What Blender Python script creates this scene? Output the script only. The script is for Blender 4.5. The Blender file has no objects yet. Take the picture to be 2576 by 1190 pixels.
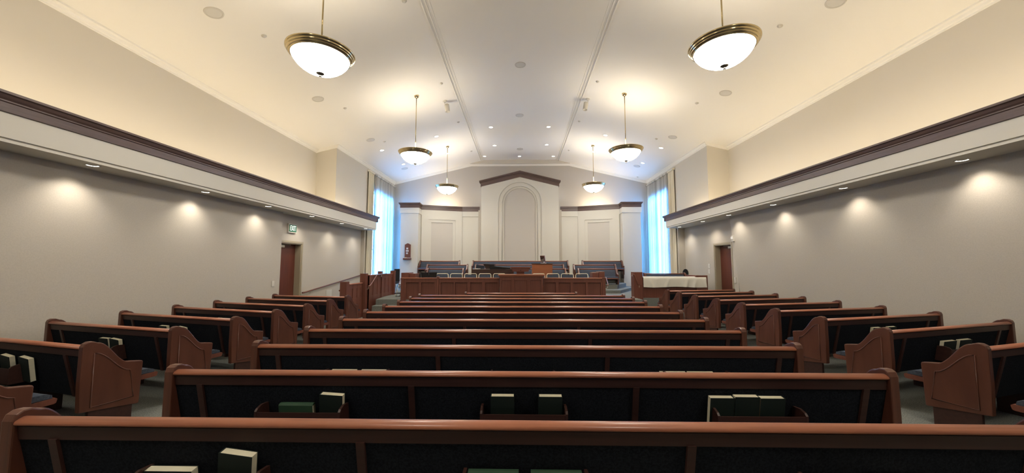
import bpy, bmesh, math, random
from mathutils import Vector, Matrix
random.seed(7)
S = bpy.context.scene
COL = S.collection
PI = math.pi
# ------------------------------------------------------------------ camera
F = 920.0; VX, VY = 1308.0, 666.0; HC = 1.62
_yaw = math.atan2(VX - 1288, F); _pit = math.atan((VY - 595) / math.hypot(F, VX - 1288))
_f = Vector((-math.sin(_yaw) * math.cos(_pit), math.cos(_yaw) * math.cos(_pit), math.sin(_pit)))
_r = Vector((math.cos(_yaw), math.sin(_yaw), 0)); _u = _r.cross(_f)
cam = bpy.data.cameras.new('camera'); cam.sensor_width = 36; cam.lens = F / 2576 * 36
cam.clip_start = 0.05; cam.clip_end = 200
co = bpy.data.objects.new('camera', cam); COL.objects.link(co)
m3 = Matrix((_r, _u, -_f)).transposed()
co.matrix_world = Matrix.Translation((0, 0, HC)) @ m3.to_4x4()
S.camera = co
# ------------------------------------------------------------------ sky and exposure
W = bpy.data.worlds.new('daylight'); S.world = W; W.use_nodes = True
bg = W.node_tree.nodes['Background']; bg.inputs[0].default_value = (0.085, 0.36, 1.0, 1); bg.inputs[1].default_value = 25.0
S.view_settings.view_transform = 'Standard'; S.view_settings.look = 'None'
S.view_settings.gamma = 1.0; S.view_settings.use_curve_mapping = False
S.view_settings.exposure = 1.08
S.cycles.max_bounces = 8; S.cycles.diffuse_bounces = 6; S.cycles.transparent_max_bounces = 12
S.cycles.sample_clamp_indirect = 4.0; S.cycles.caustics_reflective = False; S.cycles.caustics_refractive = False
# lamp levels (watts)
E_PEND_UP = 12.0; E_PEND_BOWL = 21.0; E_COVE = 60.0; E_WALLSPOT = 19.0; E_CEILSPOT = 36.0
WARM = (1.0, 0.83, 0.60); NEUT = (1.0, 0.90, 0.76)

def ray(px, py):
    return _f + _r * ((px - 1288) / F) + _u * ((595 - py) / F)
def atY(px, py, Y):
    d = ray(px, py); t = Y / d.y; return Vector((d.x * t, Y, HC + d.z * t))
def atX(px, py, X):
    d = ray(px, py); t = X / d.x; return Vector((X, d.y * t, HC + d.z * t))
def atZ(px, py, Z):
    d = ray(px, py); t = (Z - HC) / d.z; return Vector((d.x * t, d.y * t, Z))
# ------------------------------------------------------------------ materials
def mat(name, col, rough=0.6, metal=0.0, spec=0.5, noise=None, bump=None, emit=None, es=1.0, coat=0.0):
    m = bpy.data.materials.new(name); m.use_nodes = True
    nt = m.node_tree; b = nt.nodes['Principled BSDF']
    b.inputs['Base Color'].default_value = (*col, 1); b.inputs['Roughness'].default_value = rough
    b.inputs['Metallic'].default_value = metal; b.inputs['Specular IOR Level'].default_value = spec
    b.inputs['Coat Weight'].default_value = coat; b.inputs['Coat Roughness'].default_value = 0.25
    tc = nt.nodes.new('ShaderNodeTexCoord')
    if noise:   # (scale xyz, second colour, detail)
        sc, c2, det = noise
        mp = nt.nodes.new('ShaderNodeMapping'); mp.inputs['Scale'].default_value = sc
        n = nt.nodes.new('ShaderNodeTexNoise'); n.inputs['Detail'].default_value = det; n.inputs['Scale'].default_value = 1
        r = nt.nodes.new('ShaderNodeValToRGB')
        r.color_ramp.elements[0].position = 0.36; r.color_ramp.elements[1].position = 0.66
        r.color_ramp.elements[0].color = (*col, 1); r.color_ramp.elements[1].color = (*c2, 1)
        nt.links.new(tc.outputs['Object'], mp.inputs[0]); nt.links.new(mp.outputs[0], n.inputs['Vector'])
        nt.links.new(n.outputs[0], r.inputs[0]); nt.links.new(r.outputs[0], b.inputs['Base Color'])
    if bump:
        sc, st = bump
        n2 = nt.nodes.new('ShaderNodeTexNoise'); n2.inputs['Scale'].default_value = sc; n2.inputs['Detail'].default_value = 2
        bp = nt.nodes.new('ShaderNodeBump'); bp.inputs['Strength'].default_value = st; bp.inputs['Distance'].default_value = 0.01
        nt.links.new(tc.outputs['Object'], n2.inputs['Vector']); nt.links.new(n2.outputs[0], bp.inputs['Height'])
        nt.links.new(bp.outputs[0], b.inputs['Normal'])
    if emit:
        b.inputs['Emission Color'].default_value = (*emit, 1); b.inputs['Emission Strength'].default_value = es
    return m
M = {}
M['wall'] = mat('wall fabric', (0.50, 0.46, 0.395), 0.9, spec=0.1, noise=((60, 60, 60), (0.47, 0.432, 0.37), 3), bump=(160, 0.15))
M['upwall'] = mat('painted upper wall', (0.62, 0.58, 0.50), 0.85, spec=0.1)
M['endwall'] = mat('painted end wall', (0.50, 0.465, 0.41), 0.85, spec=0.1)
M['ceil'] = mat('ceiling paint', (0.86, 0.835, 0.77), 0.9, spec=0.1)
M['white'] = mat('off white paint', (0.63, 0.605, 0.54), 0.7, spec=0.2)
M['niche'] = mat('niche fabric', (0.555, 0.522, 0.475), 0.9, spec=0.1)
M['crown'] = mat('dark stained crown', (0.115, 0.070, 0.060), 0.45, noise=((3, 3, 40), (0.085, 0.052, 0.045), 4))
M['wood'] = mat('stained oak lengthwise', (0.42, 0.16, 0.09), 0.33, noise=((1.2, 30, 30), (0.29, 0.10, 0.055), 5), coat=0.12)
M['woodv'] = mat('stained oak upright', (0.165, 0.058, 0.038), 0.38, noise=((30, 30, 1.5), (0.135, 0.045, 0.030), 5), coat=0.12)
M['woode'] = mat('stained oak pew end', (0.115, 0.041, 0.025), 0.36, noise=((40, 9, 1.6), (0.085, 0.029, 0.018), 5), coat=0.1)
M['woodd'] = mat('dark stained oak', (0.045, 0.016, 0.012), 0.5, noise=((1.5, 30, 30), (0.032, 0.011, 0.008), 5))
M['organ'] = mat('orange brown veneer', (0.34, 0.11, 0.042), 0.4, noise=((1.0, 6, 6), (0.28, 0.088, 0.035), 4))
M['door'] = mat('mahogany door', (0.115, 0.030, 0.017), 0.4, noise=((20, 20, 1.2), (0.09, 0.022, 0.013), 4))
M['frame'] = mat('taupe door frame paint', (0.36, 0.31, 0.22), 0.5)
M['fab'] = mat('shaded blue grey pew fabric', (0.010, 0.012, 0.016), 0.95, spec=0.05, noise=((90, 90, 90), (0.018, 0.021, 0.027), 3), bump=(200, 0.3))  # darker copy of the seat fabric; shade on pew backs put into the colour
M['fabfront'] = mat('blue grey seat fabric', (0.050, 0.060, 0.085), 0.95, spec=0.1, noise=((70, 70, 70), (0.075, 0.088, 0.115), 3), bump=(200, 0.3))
M['carpet'] = mat('grey green carpet', (0.13, 0.14, 0.128), 1.0, spec=0.05, noise=((90, 90, 90), (0.25, 0.26, 0.24), 4), bump=(220, 0.6))
M['brass'] = mat('polished brass', (0.60, 0.49, 0.29), 0.14, metal=1.0)
M['pewter'] = mat('dark bronze', (0.20, 0.17, 0.13), 0.3, metal=1.0)
M['nickel'] = mat('pale metal', (0.62, 0.56, 0.46), 0.3, metal=0.7)
M['bowl'] = mat('lit opal glass', (0.9, 0.85, 0.75), 0.3, emit=(1.0, 0.93, 0.82), es=E_PEND_BOWL)
M['lens'] = mat('lit downlight lens', (0.9, 0.9, 0.9), 0.3, emit=(1.0, 0.93, 0.82), es=4.0)
M['lensc'] = mat('cove lamp tube', (0.9, 0.9, 0.9), 0.3, emit=(1.0, 0.8, 0.5), es=2.0)
M['plast'] = mat('off white plastic', (0.62, 0.59, 0.52), 0.5)
M['grille'] = mat('speaker grille', (0.64, 0.62, 0.56), 0.7)
M['green'] = mat('exit green', (0.01, 0.10, 0.045), 0.4, emit=(0.01, 0.10, 0.045), es=0.15)
M['lettering'] = mat('exit lettering', (0.85, 0.85, 0.8), 0.4, emit=(0.9, 0.95, 0.85), es=0.5)
M['cover'] = mat('dark green book cloth', (0.006, 0.014, 0.011), 0.6)
M['greencover'] = mat('bright green book cloth', (0.03, 0.075, 0.042), 0.6)
M['page'] = mat('cream page edges', (0.88, 0.83, 0.64), 0.8, noise=((8, 8, 400), (0.80, 0.75, 0.57), 2))
M['card'] = mat('white card', (0.8, 0.8, 0.8), 0.7)
M['ink'] = mat('black ink', (0.02, 0.02, 0.03), 0.6)
M['black'] = mat('black lacquer', (0.008, 0.008, 0.009), 0.25)
M['walnut'] = mat('dark walnut', (0.045, 0.018, 0.013), 0.35, noise=((2, 30, 30), (0.03, 0.012, 0.009), 4))
M['cream'] = mat('cream metal tube', (0.66, 0.60, 0.44), 0.4)
M['bfab'] = mat('black fabric', (0.012, 0.013, 0.018), 0.9)
M['cloth'] = mat('white table cloth', (0.68, 0.66, 0.58), 0.9, spec=0.1)
M['drape'] = mat('cream drape', (0.76, 0.70, 0.56), 0.9, spec=0.1)
M['ivory'] = mat('ivory keys', (0.7, 0.68, 0.6), 0.4)
M['mirror'] = mat('mirror glass', (0.8, 0.8, 0.8), 0.05, metal=1.0)
def sheer_mat():
    m = bpy.data.materials.new('sheer curtain'); m.use_nodes = True; nt = m.node_tree
    for n in list(nt.nodes): nt.nodes.remove(n)
    o = nt.nodes.new('ShaderNodeOutputMaterial'); tr = nt.nodes.new('ShaderNodeBsdfTranslucent'); di = nt.nodes.new('ShaderNodeBsdfDiffuse')
    tp = nt.nodes.new('ShaderNodeBsdfTransparent'); a = nt.nodes.new('ShaderNodeMixShader'); b = nt.nodes.new('ShaderNodeMixShader')
    tr.inputs[0].default_value = (0.9, 0.88, 0.84, 1); di.inputs[0].default_value = (0.80, 0.74, 0.62, 1)
    tc = nt.nodes.new('ShaderNodeTexCoord'); mp = nt.nodes.new('ShaderNodeMapping'); mp.inputs['Scale'].default_value = (1, 7, .05)
    nz = nt.nodes.new('ShaderNodeTexNoise'); nz.inputs['Scale'].default_value = 1; nz.inputs['Detail'].default_value = 5
    rp_ = nt.nodes.new('ShaderNodeValToRGB'); rp_.color_ramp.elements[0].position = .35; rp_.color_ramp.elements[1].position = .62
    rp_.color_ramp.elements[0].color = (0.16, 0.16, 0.17, 1); rp_.color_ramp.elements[1].color = (0.80, 0.79, 0.76, 1)
    nt.links.new(tc.outputs['Object'], mp.inputs[0]); nt.links.new(mp.outputs[0], nz.inputs['Vector']); nt.links.new(nz.outputs[0], rp_.inputs[0]); nt.links.new(rp_.outputs[0], tr.inputs[0])
    a.inputs[0].default_value = 0.45; b.inputs[0].default_value = 0.03
    nt.links.new(tr.outputs[0], a.inputs[1]); nt.links.new(di.outputs[0], a.inputs[2])
    nt.links.new(a.outputs[0], b.inputs[1]); nt.links.new(tp.outputs[0], b.inputs[2]); nt.links.new(b.outputs[0], o.inputs[0]); return m
M['sheer'] = sheer_mat()
def pane_mat():
    m = bpy.data.materials.new('window glass'); m.use_nodes = True; nt = m.node_tree
    for n in list(nt.nodes): nt.nodes.remove(n)
    o = nt.nodes.new('ShaderNodeOutputMaterial'); tp = nt.nodes.new('ShaderNodeBsdfTransparent'); g = nt.nodes.new('ShaderNodeBsdfGlossy')
    g.inputs['Roughness'].default_value = 0.02; a = nt.nodes.new('ShaderNodeMixShader'); a.inputs[0].default_value = 0.06
    nt.links.new(tp.outputs[0], a.inputs[1]); nt.links.new(g.outputs[0], a.inputs[2]); nt.links.new(a.outputs[0], o.inputs[0]); return m
M['pane'] = pane_mat()
# ------------------------------------------------------------------ mesh helpers
class MB:
    def __init__(s): s.bm = bmesh.new()
    def box(s, x0, x1, y0, y1, z0, z1, bev=0.0):
        b = bmesh.new()
        bmesh.ops.create_cube(b, size=1)
        for v in b.verts:
            v.co = Vector(((x0 + x1) / 2 + v.co.x * (x1 - x0), (y0 + y1) / 2 + v.co.y * (y1 - y0), (z0 + z1) / 2 + v.co.z * (z1 - z0)))
        if bev: bmesh.ops.bevel(b, geom=list(b.edges), offset=bev, segments=2, profile=0.6, affect='EDGES')
        s.add(b); return s
    def add(s, b, mx=None):
        if mx is not None: bmesh.ops.transform(b, matrix=mx, verts=b.verts)
        vm = {v: s.bm.verts.new(v.co) for v in b.verts}
        for f in b.faces:
            try: nf = s.bm.faces.new([vm[v] for v in f.verts]); nf.smooth = f.smooth
            except ValueError: pass
        b.free(); return s
    def prism(s, pts, lo, hi, axis='x', bev=0.0, smooth=False):
        """outline pts: axis x -> (y,z); axis y -> (x,z); axis z -> (x,y)"""
        b = bmesh.new()
        def V(p, t): return {'x': (t, p[0], p[1]), 'y': (p[0], t, p[1]), 'z': (p[0], p[1], t)}[axis]
        A = [b.verts.new(V(p, lo)) for p in pts]; B = [b.verts.new(V(p, hi)) for p in pts]
        b.faces.new(A); b.faces.new(B); n = len(pts)
        for i in range(n):
            f = b.faces.new((A[i], A[(i + 1) % n], B[(i + 1) % n], B[i])); f.smooth = smooth
        bmesh.ops.recalc_face_normals(b, faces=b.faces)
        if bev:
            es = [e for e in b.edges if len(e.link_faces) == 2 and any(len(f.verts) == n and n > 4 or f in () for f in e.link_faces)]
            bmesh.ops.bevel(b, geom=es or list(b.edges), offset=bev, segments=2, profile=0.6, affect='EDGES')
        s.add(b); return s
    def tube(s, pts, r, seg=8, closed=False):
        pts = [Vector(p) for p in pts]; n = len(pts); rings = []
        for i, p in enumerate(pts):
            if closed: d = (pts[(i + 1) % n] - pts[i - 1])
            else: d = pts[min(i + 1, n - 1)] - pts[max(i - 1, 0)]
            d.normalize(); up = Vector((0, 0, 1)) if abs(d.z) < 0.9 else Vector((0, 1, 0))
            a = d.cross(up).normalized(); c = a.cross(d).normalized()
            rr = r[i] if isinstance(r, (list, tuple)) else r
            rings.append([s.bm.verts.new(p + a * math.cos(2 * PI * k / seg) * rr + c * math.sin(2 * PI * k / seg) * rr) for k in range(seg)])
        for i in range(n if closed else n - 1):
            A, B = rings[i], rings[(i + 1) % n]
            for k in range(seg):
                f = s.bm.faces.new((A[k], A[(k + 1) % seg], B[(k + 1) % seg], B[k])); f.smooth = True
        if not closed:
            for R_ in (rings[0], rings[-1]): s.bm.faces.new(R_)
        return s
    def lathe(s, prof, c=(0, 0, 0), seg=40, sharp=False):
        rings = []
        for (r, z) in prof:
            if r < 1e-5: rings.append([s.bm.verts.new((c[0], c[1], c[2] + z))])
            else: rings.append([s.bm.verts.new((c[0] + r * math.cos(2 * PI * k / seg), c[1] + r * math.sin(2 * PI * k / seg), c[2] + z)) for k in range(seg)])
        for A, B in zip(rings, rings[1:]):
            for k in range(seg):
                a = A[k % len(A)]; b2 = A[(k + 1) % len(A)]; c2 = B[(k + 1) % len(B)]; d = B[k % len(B)]
                vs = []
                for v in (a, b2, c2, d):
                    if v not in vs: vs.append(v)
                if len(vs) > 2:
                    f = s.bm.faces.new(vs); f.smooth = not sharp
        return s
    def build(s, name, m, parent=None, rot=None, loc=None, fix=True):
        if fix: bmesh.ops.recalc_face_normals(s.bm, faces=s.bm.faces)
        me = bpy.data.meshes.new(name); s.bm.to_mesh(me); s.bm.free()
        me.materials.append(m)
        o = bpy.data.objects.new(name, me); COL.objects.link(o)
        if parent: o.parent = parent
        if loc: o.location = loc
        if rot: o.rotation_euler = rot
        return o
def thing(name, label, cat, loc=(0, 0, 0), rz=0.0, group=None):
    o = bpy.data.objects.new(name, None); COL.objects.link(o); o.empty_display_size = 0.1
    o.location = loc; o.rotation_euler = (0, 0, rz)
    return tag(o, label, cat, group)
def tag(o, label, cat, group=None):
    o['label'] = label; o['category'] = cat
    if group: o['group'] = group
    return o
def struct(o, label=None):
    o['kind'] = 'structure'
    if label: o['label'] = label
    return o
def copy_tree(o, parent=None):
    c = o.copy(); COL.objects.link(c)
    if parent: c.parent = parent
    for ch in list(o.children): copy_tree(ch, c)
    return c
def text_mesh(s, size, depth=0.002):
    cu = bpy.data.curves.new('lettering', 'FONT'); cu.body = s; cu.size = size; cu.extrude = depth
    cu.align_x = 'CENTER'; cu.align_y = 'CENTER'
    o = bpy.data.objects.new('lettering', cu); COL.objects.link(o)
    bpy.context.view_layer.update()
    me = bpy.data.meshes.new_from_object(o.evaluated_get(bpy.context.evaluated_depsgraph_get()))
    bpy.data.objects.remove(o); return me
def add_light(kind, name, loc, energy, color, parent=None, aim=None, **kw):
    l = bpy.data.lights.new(name, kind); l.energy = energy; l.color = color
    for k, v in kw.items(): setattr(l, k, v)
    o = bpy.data.objects.new(name, l); COL.objects.link(o); o.location = loc
    if aim is not None: o.rotation_euler = Vector(aim).to_track_quat('-Z', 'Y').to_euler()
    if parent: o.parent = parent
    return o

# ------------------------------------------------------------------ room
XW = 6.75; XU = 7.5; YJ = 13.08; YE = 19.3; YR = -4.5; XS = 2.0; SL = 0.24; ZC = 7.17; EAVE = ZC - (XW - XS) * SL
def zceil(x): return ZC if abs(x) <= XS else ZC - (abs(x) - XS) * SL
struct(MB().box(-8.2, 8.2, YR - .3, YE + .3, -0.2, 0).build('floor', M['carpet']))
for s in (-1, 1):   # ceiling: sloping sides; flat middle
    pass
XO = 8.0
b = MB()
b.prism([(-XO, zceil(XO)), (-XS - .08, zceil(XS + .08)), (-XS + .08, ZC + .03), (XS - .08, ZC + .03), (XS + .08, zceil(XS + .08)), (XO, zceil(XO)), (XO, 7.6), (-XO, 7.6)], YR - .3, YE + .3, 'y')
struct(b.build('ceiling', M['ceil']))
k = 0
for s in (-1, 1):    # long mouldings either side of the flat middle
    b = MB()
    for x, w, h in ((XS + .075, .022, .03), (XS - .075, .03, .012)):
        z = zceil(XS + .08) if x > XS else ZC + .03
        b.box(s * x - w / 2, s * x + w / 2, YR, YE - .02, z - h, z + .01)
    b.box(s * XS - .012, s * XS + .012, YR, YE - .02, ZC - .012, ZC + .03)
    k += 1; struct(b.build('trim_%d' % k, M['ceil']))
def side_name(s): return 'left' if s < 0 else 'right'
XF = {-1: 6.90, 1: 7.02}; TOPX = {-1: 6.75, 1: 6.82}; BOTX = {-1: 6.76, 1: 7.12}; YF = {-1: 10.20, 1: 11.98}; ZS = {-1: 3.11, 1: 3.17}
DOOR = {-1: (10.353, 11.404, 2.275), 1: (12.30, 13.342, 2.32)}   # opening y0,y1, top z
WIN = (16.45, 18.95, 0.95, 5.0)
for s in (-1, 1):
    nm = side_name(s)
    d0, d1, dz = DOOR[s]; wz = M['wall']
    b = MB()
    yf = YF[s]
    # near part: face leaning inwards towards the soffit
    b.prism([(s * BOTX[s], 0), (s * 7.4, 0), (s * 7.4, ZS[s] + .02), (s * TOPX[s], ZS[s] + .02)], YR, yf, 'y')
    zt = 3.45
    xq = (min(s * XF[s], s * 7.4), max(s * XF[s], s * 7.4))
    if d0 > yf: b.box(*xq, yf, d0, 0, ZS[s] + .1)
    b.box(*xq, d0, d1, dz, ZS[s] + .1)
    b.box(*xq, d1, 15.75, 0, ZS[s] + .1)
    b.box(min(s * XW, s * XF[s]), max(s * XW, s * XF[s]), 15.70, 15.75, 0, ZS[s] + .1)
    o = struct(b.build('wall_' + nm, wz))
    # window wall and the recessed wall over the soffit
    b = MB()
    w0, w1, z0, z1 = WIN
    xa, xb = min(s * XW, s * 7.0), max(s * XW, s * 7.0)
    b.box(xa, xb, YJ, 15.75, ZS[s] + .1, EAVE + .1)
    b.box(xa, xb, 15.75, w0, 0, EAVE + .1); b.box(xa, xb, w1, YE, 0, EAVE + .1)
    b.box(xa, xb, w0, w1, 0, z0); b.box(xa, xb, w0, w1, z1, EAVE + .1)
    b.box(min(s * 7.0, s * 7.7), max(s * 7.0, s * 7.7), YJ, YJ + .2, ZS[s] + .1, zceil(7.0) + .1)
    b.box(min(s * XU, s * 7.8), max(s * XU, s * 7.8), YR, YJ, ZS[s] + .1, zceil(XU) + .1)
    struct(b.build('wall_' + nm + '_upper', M['upwall']))
    # soffit box with fascia, groove, crown
    SE = 15.72
    z0 = ZS[s]
    b = MB()
    prof = [(6.30, z0), (7.5, z0), (7.5, z0 + .16), (6.40, z0 + .16), (6.40, 3.68), (6.25, 3.68), (6.25, z0 + .055), (6.285, z0 + .05), (6.285, z0 + .04), (6.262, z0 + .036), (6.262, z0)]
    b.prism([(s * x, z) for x, z in prof], YR, SE, 'y')
    root = struct(b.build('soffit', M['white']), 'long off white soffit along the %s wall' % nm)
    zb = 3.465
    cp = [(6.255, zb), (6.225, zb + .008), (6.22, zb + .115), (6.205, zb + .125), (6.205, zb + .14), (6.185, zb + .16), (6.165, zb + .195), (6.14, zb + .205), (6.14, 3.70), (6.30, 3.70), (6.30, zb)]
    MBc = MB(); MBc.prism([(s * x, z) for x, z in cp], YR, SE + .07, 'y')
    MBc.box(min(s * 6.20, s * 6.72), max(s * 6.20, s * 6.72), SE + .005, SE + .05, zb, 3.63); MBc.box(min(s * 6.16, s * 6.72), max(s * 6.16, s * 6.72), SE + .005, SE + .11, 3.63, 3.70)
    MBc.build('crown_moulding', M['crown'], root)
    # crown along the eaves
    b = MB()
    def eave(x, y0, y1):
        z = zceil(x)
        b.prism([(s * x, z + .02), (s * (x - .09), z + .03), (s * (x - .09), z - .015), (s * (x - .05), z - .035), (s * (x - .035), z - .075), (s * (x - .015), z - .085), (s * (x - .015), z - .115), (s * x, z - .12)], y0, y1, 'y')
    eave(XU, YR, YJ); eave(XW, YJ - .05, YE - .02)
    k += 1
    xs = sorted((s * (XW - .05), s * XU)); 
    bb = [(xs[0], zceil(xs[0]) + .02), (xs[1], zceil(xs[1]) + .02), (xs[1], zceil(xs[1]) - .11), (xs[0], zceil(xs[0]) - .11)]
    b.prism(bb, YJ - .04, YJ + .01, 'y')
    struct(b.build('trim_%d' % k, M['ceil']))
# end wall and its crown
b = MB(); b.prism([(-XW, 0), (XW, 0), (XW, EAVE + .05), (XS, ZC + .06), (-XS, ZC + .06), (-XW, EAVE + .05)], YE, YE + .25, 'y')
struct(b.build('wall_back', M['endwall']))
b = MB()
XH = 2.62
def cr(t, z, d): return d
pts_top = [(-XW, zceil(XW) - .0), (-XH, zceil(XH)), (XH, zceil(XH)), (XW, zceil(XW))]
def band(dz0, dz1, y0):
    for (xa, za), (xb, zb_) in zip(pts_top, pts_top[1:]):
        b.prism([(xa, za - dz0), (xb, zb_ - dz0), (xb, zb_ - dz1), (xa, za - dz1)], y0, YE + .01, 'y')
band(-.01, .04, YE - .08); band(.04, .075, YE - .045); band(.075, .115, YE - .018)
k += 1; struct(b.build('trim_%d' % k, M['ceil']))
# header face above the flat crown, its top edge follows the ceiling
b = MB()
b.prism([(-XH - .05, zceil(XH) - .02), (XH + .05, zceil(XH) - .02), (XS - .05, ZC + .04), (-XS + .05, ZC + .04)], YE - .16, YE, 'y')
k += 1; struct(b.build('trim_%d' % k, M['upwall']))
struct(MB().box(-7.8, 7.8, YR - .2, YR, 0, 7.3).build('wall_front', M['wall']))
for s in (-1, 1):   # windows
    w0, w1, z0, z1 = WIN
    b = MB(); x = s * 6.9
    for (a0, a1, c0, c1) in ((w0, w0 + .07, z0, z1), (w1 - .07, w1, z0, z1), (w0, w1, z0, z0 + .07), (w0, w1, z1 - .07, z1), ((w0 + w1) / 2 - .03, (w0 + w1) / 2 + .03, z0, z1), (w0, w1, 2.3, 2.36), (w0, w1, 3.65, 3.71)):
        b.box(x - .03, x + .03, a0, a1, c0, c1)
    wf = struct(b.build('window_%d' % (1 if s < 0 else 2), M['white']))
    MB().box(x - .004, x + .004, w0 + .06, w1 - .06, z0 + .06, z1 - .06).build('pane', M['pane'], wf)
    l = add_light('AREA', 'daylight_portal', (s * 7.05, (w0 + w1) / 2, (z0 + z1) / 2), 1, (1, 1, 1), aim=(-s, 0, 0), shape='RECTANGLE', size=z1 - z0, size_y=w1 - w0)
    l.data.size = w1 - w0; l.data.size_y = z1 - z0; l.data.cycles.is_portal = True
# curtains
def curtain(s, y0, y1, zt, zb, n, amp, x, name, m, label, cat):
    b = bmesh.new(); N = n * 8; rows = 8; g = []
    ph = [random.uniform(-.6, .6) for _ in range(n + 1)]; am = [random.uniform(.6, 1.3) for _ in range(n + 1)]
    for j in range(rows + 1):
        t = j / rows; z = zt + (zb - zt) * t; r_ = []
        for i in range(N + 1):
            u = i / N; q = min(int(u * n), n - 1)
            a = amp * am[q] * (0.55 + .45 * min(1, t * 4))
            dx = a * math.sin(2 * PI * u * n + ph[q] * (1 - abs(2 * (u * n - q) - 1)))
            dy = .35 * a * math.sin(4 * PI * u * n + 1)
            r_.append(b.verts.new((s * x + dx, y0 + (y1 - y0) * u + dy, z)))
        g.append(r_)
    for j in range(rows):
        for i in range(N):
            f = b.faces.new((g[j][i], g[j][i + 1], g[j + 1][i + 1], g[j + 1][i])); f.smooth = True
    mb = MB(); mb.add(b)
    if m is M['drape']:
        pass
    root = thing(name, label, cat, (s * x, (y0 + y1) / 2, zb))
    o = mb.build('curtain_panel', m, root, fix=False); o.location = (-s * x, -(y0 + y1) / 2, -zb)
    h = MB().box(s * x - .05, s * x + .05, y0, y1, zt, zt + .07).build('gathered_heading', m, root); h.location = o.location
    return root
for s in (-1, 1):
    nm = side_name(s)
    zb = .06 if s < 0 else .06
    curtain(s, 16.44, 19.16, 5.72, .513, 26, .035, 6.67, 'sheer_curtain', M['sheer'], 'tall sheer curtain glowing blue over the %s window' % nm, 'curtain')
    curtain(s, 15.78, 16.38, 5.74, .513, 7, .035, 6.68, 'drape', M['drape'], 'gathered cream drape on the near side of the %s window' % nm, 'curtain')
# doors
for s in (-1, 1):
    nm = side_name(s); d0, d1, dz = DOOR[s]
    b = MB(); XD = XF[s]; xi = s * (XD - .018); 
    def bx(x0, x1, *a): b.box(min(x0, x1), max(x0, x1), *a)
    fw = .06
    for (a0, a1, c0, c1) in ((d0 - fw, d0, 0, dz + fw), (d1, d1 + fw, 0, dz + fw), (d0, d1, dz, dz + fw)):
        bx(xi, s * (XD + .02), a0, a1, c0, c1)
    for (a0, a1, c0, c1) in ((d0, d0 + .03, 0, dz), (d1 - .03, d1, 0, dz), (d0 + .03, d1 - .03, dz - .03, dz)):
        bx(s * XD, s * (XD + .27), a0, a1, c0, c1)
    fr = struct(b.build('door_%d' % (1 if s < 0 else 2), M['frame']))
    xd = s * (XD + .205)
    MB().box(xd - .022, xd + .022, d0 + .03, d1 - .03, 0.01, dz - .03).build('door_slab', M['door'], fr)
    b = MB(); b.box(xd - s * .05 - .03, xd - s * .05 + .03, d0 + .10, d0 + .42, dz - .14, dz - .07, .006)
    b.tube([(xd - s * .08, d0 + .2, dz - .06), (xd - s * .10, d0 + .6, dz - .05), (xd - s * .04, d0 + .75, dz - .05)], .01)
    b.build('door_closer', M['nickel'], fr)
    b = MB(); b.tube([(xd - s * .022, d0 + .12, .98), (xd - s * .07, d0 + .12, .98), (xd - s * .07, d0 + .24, .98)], .011); b.build('door_handle', M['nickel'], fr)
# baseboards
for s in (-1, 1):
    d0, d1, dz = DOOR[s]; b = MB()
    for y0, y1, xx in ((YR, YF[s], BOTX[s] - .004 - .02 * (s > 0)), (d1 + .06, 15.7, XF[s])):
        b.box(min(s * xx, s * (xx - .015)), max(s * xx, s * (xx - .015)), y0, y1, 0, .11)
    struct(b.build('baseboard_' + side_name(s), M['carpet']))

# ------------------------------------------------------------------ chancel floor, tiers, steps, ramp
PZ = .51
b = MB(); b.prism([(-4.62, 11.74), (3.0, 11.80), (3.90, 11.80), (3.90, 12.5), (6.74, 12.5), (6.74, YE), (-6.74, YE), (-6.74, 15.9), (-4.88, 13.75)], 0, PZ, 'z')
struct(b.build('stage_platform', M['carpet']))
b = MB(); b.box(-4.62, -3.86, 11.44, 11.735, 0, .34); b.box(-4.62, -3.86, 11.14, 11.435, 0, .17)
struct(b.build('stage_steps', M['carpet']))
b = MB(); b.prism([(11.3, .005), (15.9, PZ - .005), (15.9, .0), (11.3, 0)], -6.73, -4.92, 'x')
struct(b.build('ramp', M['carpet']))
T = [(.63, 14.30), (.80, 15.20), (.98, 16.35)]
b = MB()
for sgn in (-1, 1):
    pass
b.prism([(-3.9, 14.35), (3.88, 14.35), (5.05, 16.5), (5.05, 17.15), (4.78, 17.2), (4.78, 18.3), (-4.78, 18.3), (-4.78, 17.2), (-5.05, 17.15), (-5.05, 16.5)], PZ, .63, 'z')
b.prism([(-3.9, 15.2), (4.0, 15.2), (4.75, 16.6), (4.75, 18.25), (-4.75, 18.25), (-4.75, 16.6)], .63, .80, 'z')
b.prism([(-4.2, 16.15), (4.25, 16.15), (4.5, 16.75), (4.70, 18.2), (-4.70, 18.2), (-4.5, 16.75)], .80, .98, 'z')
struct(b.build('choir_tiers', M['carpet']))

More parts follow.
